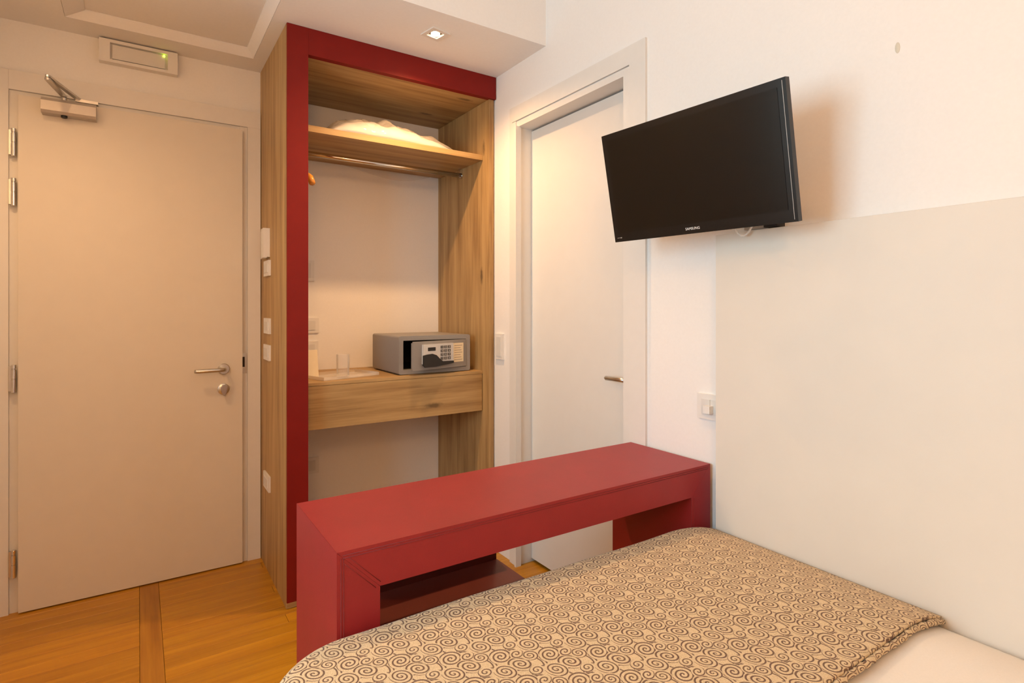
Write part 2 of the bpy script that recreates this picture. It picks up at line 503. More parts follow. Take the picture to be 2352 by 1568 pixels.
sp = box('strike_plate', (0.4205, 0.4425), (3.0195, 3.0225), (0.918, 1.016), 'steel', t1, 0.001)
box('latch_slot', (0.4215, 0.432), (3.0185, 3.0197), (0.950, 0.999), 'dark', t1)
for zc in (1.906, 1.706, 0.953, 0.206):
    hg = lathe('hinge', [(0.0075, -0.056), (0.0085, -0.055), (0.0085, -0.004), (0.0065, -0.003), (0.0065, 0.0), (0.0085, 0.001), (0.0085, 0.036), (0.006, 0.037), (0.006, 0.041), (0.0085, 0.042), (0.0085, 0.055), (0.0075, 0.056)],
               (-0.421, 3.004, zc), 'chrome', d1, 16)
    box('hinge_leaf', (-0.436, -0.428), (3.004, 3.020), (zc - 0.05, zc + 0.05), 'steel', hg)
# lever handle
lathe('rosette', [(0.026, 0.0), (0.026, -0.006), (0.023, -0.009)], (0.337, 2.998, 0.948), 'steel', d1, 28, 'y')
tube('lever_handle', [(0.337, 2.992, 0.948), (0.337, 2.965, 0.948), (0.334, 2.950, 0.948), (0.326, 2.942, 0.948), (0.312, 2.940, 0.948), (0.222, 2.940, 0.947), (0.212, 2.942, 0.947)],
     [0.010, 0.010, 0.010, 0.010, 0.0095, 0.0095, 0.008], 'steel', d1, 14)
lk = lathe('lock_rosette', [(0.026, 0.0), (0.026, -0.006), (0.023, -0.008)], (0.336, 2.998, 0.853), 'steel', d1, 28, 'y')
prism('thumb_turn', [(0.323, 0.862), (0.330, 0.872), (0.342, 0.872), (0.349, 0.862), (0.346, 0.838), (0.336, 0.822), (0.326, 0.838)], 'y', 2.968, 2.990, 'steel', lk, 0.003)
# door closer
prism('closer_body', [(2.998, 2.032), (2.952, 2.032), (2.944, 2.042), (2.944, 2.080), (2.956, 2.094), (2.998, 2.094)], 'x', -0.330, -0.150, 'alu', d1, 0.002)
lathe('closer_valve', [(0.011, 0.0), (0.011, -0.008), (0.008, -0.010)], (-0.257, 2.966, 2.032), 'blackm', d1, 16)
lathe('closer_spindle', [(0.010, 0.0), (0.010, 0.012)], (-0.257, 2.968, 2.094), 'steel', d1, 14)
def bar(name, a, b, w, h, mat, parent):
    a, b = Vector(a), Vector(b); d = (b - a).normalized(); n = Vector((-d.y, d.x, 0)).normalized()
    bm = bmesh.new(); r0, r1 = [], []
    N = 6
    pts = []
    for k in range(N + 1):
        an = PI / 2 + PI * k / N; pts.append(a + (math.cos(an) * d + math.sin(an) * n) * w)
    for k in range(N + 1):
        an = -PI / 2 + PI * k / N; pts.append(b + (math.cos(an) * d + math.sin(an) * n) * w)
    up = Vector((0, 0, h / 2))
    f0 = [bm.verts.new(p - up) for p in pts]; f1 = [bm.verts.new(p + up) for p in pts]
    bm.faces.new(f0); bm.faces.new(f1[::-1])
    for i in range(len(pts)):
        j = (i + 1) % len(pts); bm.faces.new([f0[i], f0[j], f1[j], f1[i]])
    return make(name, bm, mat, parent)
ELB = (-0.290, 2.775)
bar('closer_arm', (-0.257, 2.968, 2.112), (ELB[0], ELB[1], 2.112), 0.0095, 0.008, 'steel', d1)
bar('closer_arm', (ELB[0], ELB[1], 2.123), (-0.212, 2.996, 2.118), 0.0085, 0.008, 'steel', d1)
box('closer_bracket', (-0.222, -0.145), (2.988, 3.014), (2.106, 2.118), 'steel', t1, 0.001)

# emergency light over the door
el = empty('emergency_light', (0.003, YB, 2.305))
tag(el, 'flat white emergency light above the entrance door with a green lamp', 'emergency light')
boxes('housing', [((-0.143, 0.149), (3.000, YB), (2.305, 2.318)), ((-0.143, 0.149), (3.000, YB), (2.390, 2.4035)),
                  ((-0.143, -0.104), (3.000, YB), (2.318, 2.390)), ((0.110, 0.149), (3.000, YB), (2.318, 2.390)), ((-0.104, 0.110), (3.020, YB), (2.318, 2.390))], 'plastic', el, 0.0012)
box('diffuser', (-0.096, 0.100), (3.008, 3.020), (2.324, 2.384), 'plastic2', el, 0.003)
lathe('indicator_lamp', [(0.0045, 0.006), (0.0045, 0.0), (0.003, -0.003)], (0.096, 3.004, 2.381), 'led', el, 12, 'y')

# vent panel in the soffit
vp = empty('ceiling_vent', ((HX0 + HX1) / 2, (HY0 + HY1) / 2, ZS))
tag(vp, 'recessed square ceiling panel with a shadow gap above the entrance', 'ceiling panel')
box('panel', (-0.186, 0.424), (2.250, 2.862), (ZS + 0.036, ZS + 0.052), 'ceiling', vp, 0.001)
def bevel_side(name, o0, o1, i0, i1):
    bm = bmesh.new(); z0, z1 = ZS + 0.0005, ZS + 0.032
    q = [bm.verts.new((*o0, z0)), bm.verts.new((*o1, z0)), bm.verts.new((*i1, z1)), bm.verts.new((*i0, z1))]
    r = [bm.verts.new((v.co.x, v.co.y, 0.02 + max(v.co.z, ZS + 0.02))) for v in q]
    bm.faces.new(q); bm.faces.new(r[::-1])
    for k in range(4): bm.faces.new([q[k], q[(k + 1) % 4], r[(k + 1) % 4], r[k]])
    return make(name, bm, 'ceiling', vp)
OC = [(HX0 + 0.001, HY0 + 0.001), (HX1 - 0.001, HY0 + 0.001), (HX1 - 0.001, HY1 - 0.001), (HX0 + 0.001, HY1 - 0.001)]
IC = [(-0.182, 2.255), (0.419, 2.255), (0.419, 2.856), (-0.182, 2.856)]
for k in range(4): bevel_side('frame_side', OC[k], OC[(k + 1) % 4], IC[k], IC[(k + 1) % 4])

# recessed downlight over the wardrobe, and one added out of view
def downlight(x, y, rz, label, energy, cone, blend):
    dl = empty('downlight', (x, y, ZS), (0, 0, rz))
    tag(dl, label, 'downlight')
    boxes('trim_ring', [((-0.045, 0.045), (-0.045, -0.027), (-0.005, 0)), ((-0.045, 0.045), (0.027, 0.045), (-0.005, 0)),
                        ((-0.045, -0.027), (-0.027, 0.027), (-0.005, 0)), ((0.027, 0.045), (-0.027, 0.027), (-0.005, 0))], 'trim', dl, 0.001, True)
    lathe('reflector', [(0.0268, 0.0), (0.0268, -0.001)], (0, 0, 0), 'chrome', dl, 28, 'z', True)
    lathe('bulb', [(0.019, -0.0012), (0.019, -0.003), (0.012, -0.0045)], (0, 0, 0), 'bulb', dl, 24, 'z', True)
    ld = bpy.data.lights.new('downlight_lamp', 'SPOT')
    ld.energy = energy; ld.color = (1.0, 0.56, 0.25); ld.spot_size = math.radians(cone); ld.spot_blend = blend; ld.shadow_soft_size = 0.022
    lo_ = bpy.data.objects.new('downlight_lamp', ld); COL.objects.link(lo_); lo_.parent = dl; lo_.location = (0, 0.012, -0.012)
downlight(1.058, 2.190, 0.20, 'small square recessed halogen downlight over the wardrobe', 54.0, 146, 0.9)
downlight(-0.430, 2.150, 0.0, 'added unseen downlight brightening the entrance door', 29.0, 150, 0.8)  # added out of view to warm and brighten the entrance

# pendant lamp added behind the camera, unseen, for warm fill light
LX, LY, LZ = -0.45, -0.90, 2.20
cl = empty('added_fill_pendant', (LX, LY, LZ - 0.12))
tag(cl, 'added unseen pendant lamp giving warm fill light, left of the bed head', 'lamp')
lathe('canopy', [(0.05, 0.0), (0.05, -0.02)], (LX, LY, ZC), 'trim', cl, 24)
tube('cord', [(LX, LY, ZC - 0.02), (LX, LY, LZ + 0.10)], 0.003, 'trim', cl, 8)
lathe('lamp_cap', [(0.02, 0.02), (0.045, 0.0)], (LX, LY, LZ + 0.108), 'steel', cl, 24)
prof = [(0.12 * math.sin(PI * k / 16), -0.12 * math.cos(PI * k / 16)) for k in range(1, 15)]
gb = lathe('globe', prof, (LX, LY, LZ), 'dome', cl, 32)

# ------------------------------------------------------------------ bathroom door
d2 = box('door_2', (1.600, 1.640), (1.530, 2.244), (0.018, 2.098), 'bath_door', bevel=0.002)
tag(d2, 'white flush bathroom door with a lever handle behind the television', 'door', kind='structure')
t2 = empty('trim_2', (XR, 1.9, 0))
tag(t2, 'white stepped casing around the bathroom door', 'door frame', kind='structure')
box('casing', (1.509, XR), (1.416, 1.496), (0, 2.206), 'trim', t2, 0.002)
box('casing', (1.509, XR), (2.279, 2.300), (0, 2.206), 'trim', t2, 0.002)
box('casing', (1.509, XR), (1.496, 2.279), (2.136, 2.206), 'trim', t2, 0.002)
box('jamb', (1.513, 1.660), (1.496, 1.530), (0, 2.132), 'trim', t2, 0.002)
box('jamb', (1.508, 1.660), (2.245, 2.279), (0, 2.132), 'trim', t2, 0.002)
box('jamb', (1.500, 1.530), (2.232, 2.245), (0, 2.108), 'trim', t2, 0.002)
box('head_jamb', (1.515, 1.660), (1.530, 2.245), (2.106, 2.132), 'trim', t2, 0.002)
box('gap_shade_sheet', (1.655, 1.665), (1.53, 2.245), (0, 2.106), 'dark', t2)  # dark sheet paints the shade in the gaps around the leaf
tube('lever_handle', [(1.594, 1.560, 0.961), (1.560, 1.560, 0.961), (1.550, 1.566, 0.961), (1.548, 1.578, 0.961), (1.548, 1.660, 0.960), (1.552, 1.668, 0.960)], [0.010, 0.010, 0.010, 0.0095, 0.0095, 0.007], 'steel', d2, 14)
lathe('rosette', [(0.025, 0.0), (0.025, -0.006), (0.022, -0.008)], (1.600, 1.560, 0.961), 'steel', d2, 24, 'x')

# ------------------------------------------------------------------ wardrobe
wd = empty('wardrobe', (1.0, 2.74, 0))
tag(wd, 'open oak wardrobe niche with red leather front frame, shelf, rail and drawer', 'wardrobe')
box('side_panel', (0.506, 0.532), (2.446, YB - 0.002), (0.0, ZS - 0.001), 'oakv', wd, 0.001).__setitem__('label', 'outer oak side panel next to the entrance door')
box('side_panel', (1.485, 1.512), (2.454, YB - 0.002), (0.0, 2.2985), 'oakv', wd, 0.001)
box('corner_post', (0.507, 0.5915), (2.437, 2.468), (0.026, ZS - 0.001), 'redpost', wd, 0.003)
box('post_foot', (0.508, 0.590), (2.4395, 2.468), (0.002, 0.026), 'oakh', wd)
box('pelmet', (0.592, 1.5156), (2.437, 2.468), (2.298, ZS - 0.001), 'redpost', wd, 0.003)
box('top_panel', (0.533, 1.5115), (2.469, YB - 0.002), (2.300, 2.322), 'oakh', wd, 0.001)
box('shelf', (0.533, 1.4845), (2.516, 3.015), (2.002, 2.029), 'oakh', wd, 0.001)
box('desk_top', (0.533, 1.4845), (2.518, YB - 0.002), (0.898, 0.912), 'oakh', wd, 0.001)
box('drawer_front', (0.534, 1.481), (2.518, 2.542), (0.708, 0.8965), 'oakh', wd, 0.001)
box('drawer_box', (0.545, 1.470), (2.543, YB - 0.01), (0.715, 0.890), 'oakh', wd)
rd = tube('hanging_rail', [(0.536, 2.742, 1.965), (1.482, 2.742, 1.965)], 0.0125, 'chrome', wd, 18)
box('rail_bracket', (1.468, 1.4845), (2.732, 2.752), (1.975, 2.0015), 'chrome', rd, 0.001)
lathe('rail_socket', [(0.017, -0.008), (0.017, 0.0)], (1.4845, 2.742, 1.965), 'chrome', rd, 20, 'x')

# wooden hangers on the rail, mostly behind the red post
def hanger(x, tilt, label):
    h = empty('coat_hanger', (x, 2.742, 1.865), (0, 0, tilt))
    tag(h, label, 'coat hanger', 'coat hangers on the wardrobe rail')
    pts = []
    for k in range(-8, 9):
        tt = k / 8.0
        pts.append((0.0, tt * 0.205, 0.012 - 0.075 * abs(tt) ** 1.35 - (0.018 if abs(tt) > 0.95 else 0)))
    bm = bmesh.new(); add_tube(bm, pts, [0.008 + 0.006 * abs(k) / 8 for k in range(-8, 9)], 10)
    make('shoulder', bm, 'hanger', h, True, smooth=True)
    hk = [(0, 0, 0.012), (0, 0, 0.060)]
    for k in range(0, 9):
        a = -PI / 2 + PI * 1.25 * k / 8
        hk.append((0, 0.0185 * math.cos(a) * 1.0, 0.096 + 0.0185 * math.sin(a)) if k else (0, 0.004, 0.074))
    tube('hook', hk, 0.0018, 'chrome', h, 8, True)
hanger(0.612, 0.10, 'orange wooden coat hanger on the rail beside the red post')
hanger(0.572, -0.02, 'wooden coat hanger on the rail hidden further behind the red post')

# pillow in a plastic bag on the shelf
def pillow():
    p = empty('spare_pillow', (1.035, 2.76, 2.029))
    tag(p, 'spare white pillow in a clear plastic bag on the wardrobe shelf', 'pillow')
    def shell(name, mat, grow, seed, amp):
        random.seed(seed)
        bm = bmesh.new(); nx, ny = 44, 26
        w, d, hh = 0.325 + grow, 0.205 + grow, 0.098 + grow * 0.8
        ph = [random.uniform(0, 6.28) for _ in range(8)]
        top, bot = {}, {}
        for i in range(nx + 1):
            for j in range(ny + 1):
                a = -1 + 2 * i / nx; b = -1 + 2 * j / ny
                e = max(0.0, (1 - abs(a) ** 2.6) * (1 - abs(b) ** 2.8)) ** 0.48
                hgt = hh * e * (1.0 + 0.16 * math.sin(2.2 * a + 2.4) + amp * math.sin(9 * a + 3 * b + ph[0]) * math.sin(4 * b + ph[1]) + amp * 0.7 * math.sin(17 * a - 7 * b + ph[2]) + amp * 0.5 * math.sin(25 * a + 13 * b + ph[3]))
                x = a * w * (1 - 0.04 * b * b); y = b * d * (1 - 0.05 * a * a)
                top[i, j] = bm.verts.new((x, y, 0.002 + hgt))
                bot[i, j] = bm.verts.new((x, y, 0.001)) if 0 < i < nx and 0 < j < ny else top[i, j]
        for i in range(nx):
            for j in range(ny):
                bm.faces.new([top[i, j], top[i + 1, j], top[i + 1, j + 1], top[i, j + 1]])
                q = [bot[i, j], bot[i, j + 1], bot[i + 1, j + 1], bot[i + 1, j]]
                if len(set(q)) == 4 and not all(q[k] in (top.values()) for k in range(4)):
                    try: bm.faces.new(q)
                    except ValueError: pass
        return make(name, bm, mat, p, True, smooth=True)
    shell('pillow_body', 'pillow', 0.0, 3, 0.085)
    bag = shell('plastic_bag', 'film', 0.009, 5, 0.11)
    # the loose end of the bag hangs down behind the shelf
    bm = bmesh.new(); n = 26; rows_ = []
    for i in range(n + 1):
        s = i / n
        x = -0.165 + 0.575 * s
        sag = 0.050 * math.sin(PI * s ** 1.35) ** 1.0
        col = []
        for k in range(6):
            q = k / 5
            col.append(bm.verts.new((x, 0.256 + 0.014 * min(1, q * 3), 0.012 - q * (0.030 + sag))))
        rows_.append(col)
    for i in range(n):
        for k in range(5): bm.faces.new([rows_[i][k], rows_[i + 1][k], rows_[i + 1][k + 1], rows_[i][k + 1]])
    make('bag_flap', bm, 'film', p, True, smooth=True)
pillow()

# ------------------------------------------------------------------ switch plates
def plate(name, side, a, z, label, cat, group=None, modules=1, depth=0.009, knob=False):
    """side: 'oak' (faces -x at the wardrobe side), 'back' (faces -y in the niche), 'right' (faces -x at the right wall)"""
    h0, h1 = z
    base = {'oak': 0.506, 'back': YB, 'right': XR}[side]
    o = empty(name, (base, (a[0] + a[1]) / 2, h0) if side != 'back' else ((a[0] + a[1]) / 2, base, h0))
    tag(o, label, cat, group)
    def B(nm, a0, a1, z0, z1, d0, d1, mt, bv, par=o):
        if side == 'back': return box(nm, (a0, a1), (base - d1, base - d0), (z0, z1), mt, par, bv)
        return box(nm, (base - d1, base - d0), (a0, a1), (z0, z1), mt, par, bv)
    B('cover_plate', a[0], a[1], h0, h1, 0.0, depth, 'plastic', 0.002)
    ia, ib = a[0] + 0.018, a[1] - 0.018
    if modules > 0:
        w = (ib - ia) / modules
        for k in range(modules):
            B('rocker', ia + k * w + 0.0008, ia + (k + 1) * w - 0.0008, h0 + 0.016, h1 - 0.016, depth, depth + 0.003, 'plastic2', 0.001)
    if knob:
        B('plug', (a[0] + a[1]) / 2 - 0.012, (a[0] + a[1]) / 2 + 0.012, (h0 + h1) / 2 - 0.018, (h0 + h1) / 2 + 0.006, depth + 0.003, depth + 0.022, 'plastic', 0.003)
    return o
cr = empty('key_card_holder', (0.506, 2.868, 1.470))
tag(cr, 'tall white key card holder, topmost fitting on the oak side panel', 'card holder')
box('holder_back', (0.492, 0.5055), (2.790, 2.945), (1.474, 1.606), 'plastic', cr, 0.003)
box('holder_front', (0.477, 0.4918), (2.790, 2.850), (1.470, 1.606), 'plastic', cr, 0.003)
PG = 'white plates on the oak side panel'
plate('switch_plate', 'oak', (2.770, 2.900), (1.387, 1.459), 'white switch plate on the oak side panel, directly under the card holder', 'switch plate', PG, 3)
plate('switch_plate', 'oak', (2.768, 2.900), (1.118, 1.190), 'white switch plate on the oak side panel, third fitting from the top', 'switch plate', PG, 3)
plate('switch_plate', 'oak', (2.770, 2.905), (0.994, 1.066), 'white switch plate on the oak side panel at door handle height', 'switch plate', PG, 2)
plate('switch_plate', 'oak', (2.775, 2.910), (0.388, 0.460), 'white plate low down on the oak side panel near the floor', 'switch plate', PG, 3)
BG = 'plates on the wall inside the wardrobe'
plate('wall_socket', 'back', (0.650, 0.766), (1.378, 1.486), 'white plate inside the wardrobe, uppermost on the back wall', 'wall plate', BG, 1, 0.007)
plate('wall_socket', 'back', (0.670, 0.790), (1.107, 1.186), 'white socket plate inside the wardrobe, above the drinking glass', 'wall plate', BG, 1, 0.007)
plate('wall_socket', 'back', (0.668, 0.787), (0.988, 1.064), 'white socket plate inside the wardrobe, just behind the card', 'wall plate', BG, 1, 0.007)
plate('wall_socket', 'back', (0.670, 0.790), (0.372, 0.456), 'white socket plate inside the wardrobe, under the drawer', 'wall plate', BG, 1, 0.007)
plate('light_switch', 'right', (2.362, 2.437), (0.980, 1.108), 'white upright light switch between the wardrobe and bathroom door', 'light switch', None, 1, 0.010)
plate('power_outlet', 'right', (1.089, 1.192), (0.884, 0.964), 'white power outlet with a plug beside the cream headboard', 'power outlet', None, 2, 0.010, True)

# ------------------------------------------------------------------ safe
sf = empty('safe', (1.240, 2.748, 0.912))
tag(sf, 'grey metal room safe with the door ajar on the wardrobe desk', 'safe')
SX, SY0, SY1, SZ0, SZ1 = (1.045, 1.437), 2.566, 2.930, 0.915, 1.101
OX, OZ = (1.069, 1.413), (0.937, 1.079)
def safe_shell(name, y0, y1, mat, rad, closed):
    bm = bmesh.new()
    outer, inner = [], []
    for cx_, cz_, ix, iz, a0 in ((SX[1] - rad, SZ1 - rad, OX[1], OZ[1], 0), (SX[0] + rad, SZ1 - rad, OX[0], OZ[1], 90), (SX[0] + rad, SZ0 + rad, OX[0], OZ[0], 180), (SX[1] - rad, SZ0 + rad, OX[1], OZ[0], 270)):
        for k in range(5):
            an = math.radians(a0 + 90 * k / 4)
            outer.append((cx_ + rad * math.cos(an), cz_ + rad * math.sin(an)))
            inner.append((ix + 0.0006 * (math.cos(an) - 1), iz + 0.0006 * (math.sin(an) - 1)))
    rings = [[bm.verts.new((x_, y_, z_)) for x_, z_ in pl_] for pl_, y_ in ((inner, y1 - 0.02 if closed else y1), (inner, y0), (outer, y0), (outer, y1))]
    n_ = len(outer)
    for q in range(3):
        for k in range(n_): bm.faces.new([rings[q][k], rings[q][(k + 1) % n_], rings[q + 1][(k + 1) % n_], rings[q + 1][k]])
    if closed: bm.faces.new(rings[0]); bm.faces.new(rings[3][::-1])
    else:
        for k in range(n_): bm.faces.new([rings[3][k], rings[3][(k + 1) % n_], rings[0][(k + 1) % n_], rings[0][k]])
    o = make(name, bm, mat, sf, smooth=True)
    o.data.set_sharp_from_angle(angle=math.radians(35))
    return o
safe_shell('safe_body', SY0 + 0.012, SY1, 'grey', 0.010, True)
safe_shell('front_frame', SY0, SY0 + 0.0118, 'grey', 0.010, False)
boxes('interior_shade_lining', [((OX[0] + 0.001, OX[0] + 0.003), (SY0 + 0.014, SY1 - 0.022), (OZ[0] + 0.001, OZ[1] - 0.001)), ((OX[1] - 0.003, OX[1] - 0.001), (SY0 + 0.04, SY1 - 0.022), (OZ[0] + 0.001, OZ[1] - 0.001)),
                      ((OX[0] + 0.003, OX[1] - 0.003), (SY0 + 0.04, SY1 - 0.022), (OZ[0] + 0.001, OZ[0] + 0.003)), ((OX[0] + 0.003, OX[1] - 0.003), (SY0 + 0.014, SY1 - 0.022), (OZ[1] - 0.003, OZ[1] - 0.001)),
                      ((OX[0] + 0.003, OX[1] - 0.003), (SY1 - 0.024, SY1 - 0.022), (OZ[0] + 0.003, OZ[1] - 0.003))], 'blackm', sf)  # black sheets paint the shade inside the open safe
for xx in (1.065, 1.417):
    for yy in (2.60, 2.90):
        lathe('rubber_foot', [(0.010, 0.0), (0.010, 0.003)], (xx, yy, 0.912), 'blackm', sf, 12)
PHI = math.radians(14)
sdm = Matrix.Translation((OX[1], SY0, 0)) @ Matrix.Rotation(PHI, 4, 'Z')
def door_piece(name, u, d, z, mat, parent, bevel=0.0):
    # u = distance from hinge to the left, d = outward (towards the room) range
    o = box(name, (-u[1], -u[0]), (-d[1], -d[0]), z, mat, None, bevel)
    o.matrix_basis = sdm @ o.matrix_basis
    o.parent = parent; o.matrix_parent_inverse = wmat(parent).inverted()
    return o
DW = OX[1] - OX[0]
sd = door_piece('safe_door', (0.002, DW - 0.002), (-0.003, 0.004), (OZ[0] + 0.002, OZ[1] - 0.002), 'grey', sf, 0.001)
door_piece('door_lining', (0.02, DW - 0.014), (-0.028, -0.0032), (OZ[0] + 0.010, OZ[1] - 0.010), 'grey', sf, 0.001)
KU = (0.102, 0.292)
kp = door_piece('keypad', KU, (0.0045, 0.018), (0.968, 1.062), 'keypad', sf, 0.004)
# dark swooping grip at the lower left of the keypad
poly = [(-0.297, 1.010), (-0.270, 1.014), (-0.240, 1.016), (-0.215, 1.008), (-0.195, 0.990), (-0.175, 0.976), (-0.104, 0.974), (-0.104, 0.963), (-0.150, 0.958), (-0.220, 0.952), (-0.285, 0.952), (-0.297, 0.962)]
gp = prism('keypad_grip', poly, 'y', -0.024, -0.0182, 'blackm', None, 0.0015)
gp.matrix_basis = sdm @ gp.matrix_basis; gp.parent = sf; gp.matrix_parent_inverse = wmat(sf).inverted()
door_piece('display', (0.218, 0.265), (0.0182, 0.0192), (1.030, 1.047), 'blackm', kp)
digits = ['1', '2', '3', '4', '5', '6', '7', '8', '9', '*', '0', '#']
for r in range(4):
    for c_ in range(3):
        u0 = 0.186 - 0.0235 * c_; z0 = 1.052 - 0.0185 * r
        door_piece('key', (u0 - 0.017, u0), (0.0182, 0.0205), (z0 - 0.0135, z0), 'key', kp, 0.001)
        nb = text('numeral', digits[r * 3 + c_], 0.011, 'white', kp, (0, 0, 0), (0, 0, 0), 0.0001)
        nb.matrix_parent_inverse = wmat(kp).inverted()
        nb.matrix_basis = sdm @ Matrix.Translation((-(u0 - 0.0085), -0.0207, z0 - 0.0068)) @ Matrix.Rotation(PI / 2, 4, 'X')
stk = door_piece('instruction_sticker', (0.022, 0.092), (0.0042, 0.0048), (0.964, 1.060), 'paper', sf)
for k in range(7):
    door_piece('printed_line', (0.030 + (k * 5 % 3) * 0.006, 0.084), (0.0048, 0.0051), (1.046 - k * 0.012, 1.049 - k * 0.012), 'print', stk)

# glass tray, drinking glass, card
ty = empty('serving_tray', (0.800, 2.690, 0.912), (0, 0, 0.30))
tag(ty, 'clear rectangular acrylic tray under the drinking glass', 'tray')
box('tray_floor', (-0.145, 0.145), (-0.095, 0.095), (0.001, 0.005), 'acrylic', ty, 0.001, True)
for nm, x, y in (('tray_rim', (-0.15, 0.15), (-0.100, -0.0955)), ('tray_rim', (-0.15, 0.15), (0.0955, 0.100)), ('tray_rim', (-0.15, -0.1455), (-0.0955, 0.0955)), ('tray_rim', (0.1455, 0.15), (-0.0955, 0.0955))):
    box(nm, x, y, (0.001, 0.016), 'acrylic', ty, 0.001, True)
gl = lathe('drinking_glass', [(0.001, 0.004), (0.026, 0.0), (0.029, 0.004), (0.0300, 0.105), (0.0288, 0.105), (0.0275, 0.014), (0.001, 0.011)], (0.793, 2.625, 0.918), 'clear', None, 32)
tag(gl, 'straight clear drinking glass standing on the tray', 'glass')
cdp = prism('tent_card', [(2.700, 0.913), (2.728, 1.040), (2.732, 1.040), (2.760, 0.913), (2.757, 0.913), (2.730, 1.034), (2.703, 0.913)], 'x', 0.598, 0.703, 'paper')
tag(cdp, 'cream folded paper card beside the tray behind the red post', 'card')

# ------------------------------------------------------------------ headboard panel
hb = empty('headboard_panel', (1.49, 0.1, 0))
tag(hb, 'large cream upholstered panel along the wall beside the bed', 'headboard')
bm = bmesh.new(); add_box(bm, (1.464, XR - 0.001), (-0.90, 1.0876), (0.10, 1.4596))
make('upholstery', bm, 'cream', hb, bevel=0.016, seg=4)
tube('piping', [(1.4665, 1.084, 0.12), (1.4665, 1.084, 1.445), (1.4665, 1.078, 1.4555), (1.4665, 1.066, 1.4585), (1.4665, -0.88, 1.4585)], 0.0022, 'cream', hb, 8)

# ------------------------------------------------------------------ television on its wall arm
TVC = Vector((1.285, 1.052, 1.618))
tv = empty('television', TVC, (0, 0, 0))
tv.rotation_mode = 'XYZ'
Rm = Matrix.Rotation(-1.524, 3, 'Z') @ Matrix.Rotation(0.200, 3, 'X') @ Matrix.Rotation(0.008, 3, 'Y')
tv.rotation_euler = Rm.to_euler('XYZ')
tag(tv, 'black flat television on a wall arm tilted down towards the bed', 'television')
W, H = 0.600, 0.341
box('bezel', (-W / 2, W / 2), (0.0, 0.018), (-H / 2, H / 2), 'black', tv, 0.006, True, 3)
box('screen', (-W / 2 + 0.020, W / 2 - 0.022), (-0.0012, 0.0), (-H / 2 + 0.030, H / 2 - 0.019), 'screen', tv, 0.0, True)
prism('rear_housing', [(-0.26, 0.0185), (0.26, 0.0185), (0.20, 0.050), (-0.20, 0.050)], 'z', -0.145, 0.145, 'blackm', tv, 0.004, True)
box('edge_strip', (W / 2 - 0.0092, W / 2 - 0.0083), (-0.0008, 0.0), (-H / 2 + 0.006, H / 2 - 0.006), 'alu', tv, 0.0, True)
text('brand_logo', 'SAMSUNG', 0.0105, 'white', tv, (0.0, -0.0007, -H / 2 + 0.0145), (PI / 2, 0, 0))
boxes('bezel_marks', [((-0.288, -0.277), (-0.0006, 0.0), (-H / 2 + 0.0125, -H / 2 + 0.0138)), ((-0.275, -0.269), (-0.0006, 0.0), (-H / 2 + 0.0115, -H / 2 + 0.0145))], 'alu', tv, 0.0, True)
mt = empty('tv_wall_mount', (XR, 0.98, 1.50))
tag(mt, 'grey metal wall arm holding the television', 'tv mount')
box('wall_plate', (XR - 0.012, XR), (0.90, 1.02), (1.470, 1.640), 'alu', mt, 0.002)
box('mount_arm', (1.375, XR - 0.012), (0.935, 0.985), (1.520, 1.575), 'alu', mt, 0.003)
box('cable_box', (1.470, XR - 0.012), (0.893, 0.934), (1.4655, 1.482), 'blackm', mt, 0.003)
tube('pivot', [(1.355, 0.96, 1.49), (1.355, 0.96, 1.61)], 0.014, 'alu', mt, 14)
cb = []
for k in range(15):
    s = k / 14
    cb.append((1.400 + 0.075 * s, 1.010 - 0.070 * s, 1.530 - 0.086 * math.sin(PI * min(1, s * 1.05))))
c1 = tube('television_cable', cb, 0.0026, 'plastic', None, 8)
tag(c1, 'thin white cable looping below the television', 'cable')
pl = lathe('wall_spot', [(0.006, 0.0), (0.006, -0.0012), (0.004, -0.002)], (XR, 0.617, 1.863), 'patch', None, 14, 'x')
pl.scale = (1, 0.9, 2.2)  # small flat beige spot, taller than wide
tag(pl, 'tiny beige spot high on the wall right of the television', 'wall mark')

# ------------------------------------------------------------------ red console bench at the foot of the bed
BX0, BX1, BY0, BY1, BZ, BT = 0.3318, 1.5054, 1.139, 1.484, 0.7465, 0.0905
bn = empty('bench', ((BX0 + BX1) / 2, (BY0 + BY1) / 2, 0))
tag(bn, 'red leather console bench with slab legs at the foot of the bed', 'bench')
prism('bench_top', [(BX0, BZ), (BX1, BZ), (BX1 - BT, BZ - BT), (BX0 + BT, BZ - BT)], 'y', BY0, BY1, 'red', bn, 0.008, seg=4)
prism('bench_leg', [(BX0, 0.0), (BX0 + BT, 0.0), (BX0 + BT, BZ - BT - 0.0005), (BX0, BZ - 0.0005)], 'y', BY0, BY1, 'red', bn, 0.008, seg=4)
prism('bench_leg', [(BX1, 0.0), (BX1 - BT, 0.0), (BX1 - BT, BZ - BT - 0.0005), (BX1, BZ - 0.0005)], 'y', BY0, BY1, 'red', bn, 0.008, seg=4)
for dz, nm in ((0.0085, 'seam'), (0.014, 'seam')):
    tube(nm, [(BX0 + 0.012, BY0 - 0.0002, BZ - dz), (BX1 - 0.012, BY0 - 0.0002, BZ - dz)], 0.0009, 'seam', bn, 6)
for dx in (0.0085, 0.0140):
    tube('seam', [(BX0 + dx, BY0 - 0.0002, 0.02), (BX0 + dx, BY0 - 0.0002, BZ - 0.014)], 0.0009, 'seam', bn, 6)
for dx in (-0.006, 0.006):
    tube('seam', [(BX1 - BT + 0.006 + dx, BY0 - 0.0002, 0.02), (BX1 - BT + 0.006 + dx, BY0 - 0.0002, BZ - BT - 0.004)], 0.0008, 'seam', bn, 6)
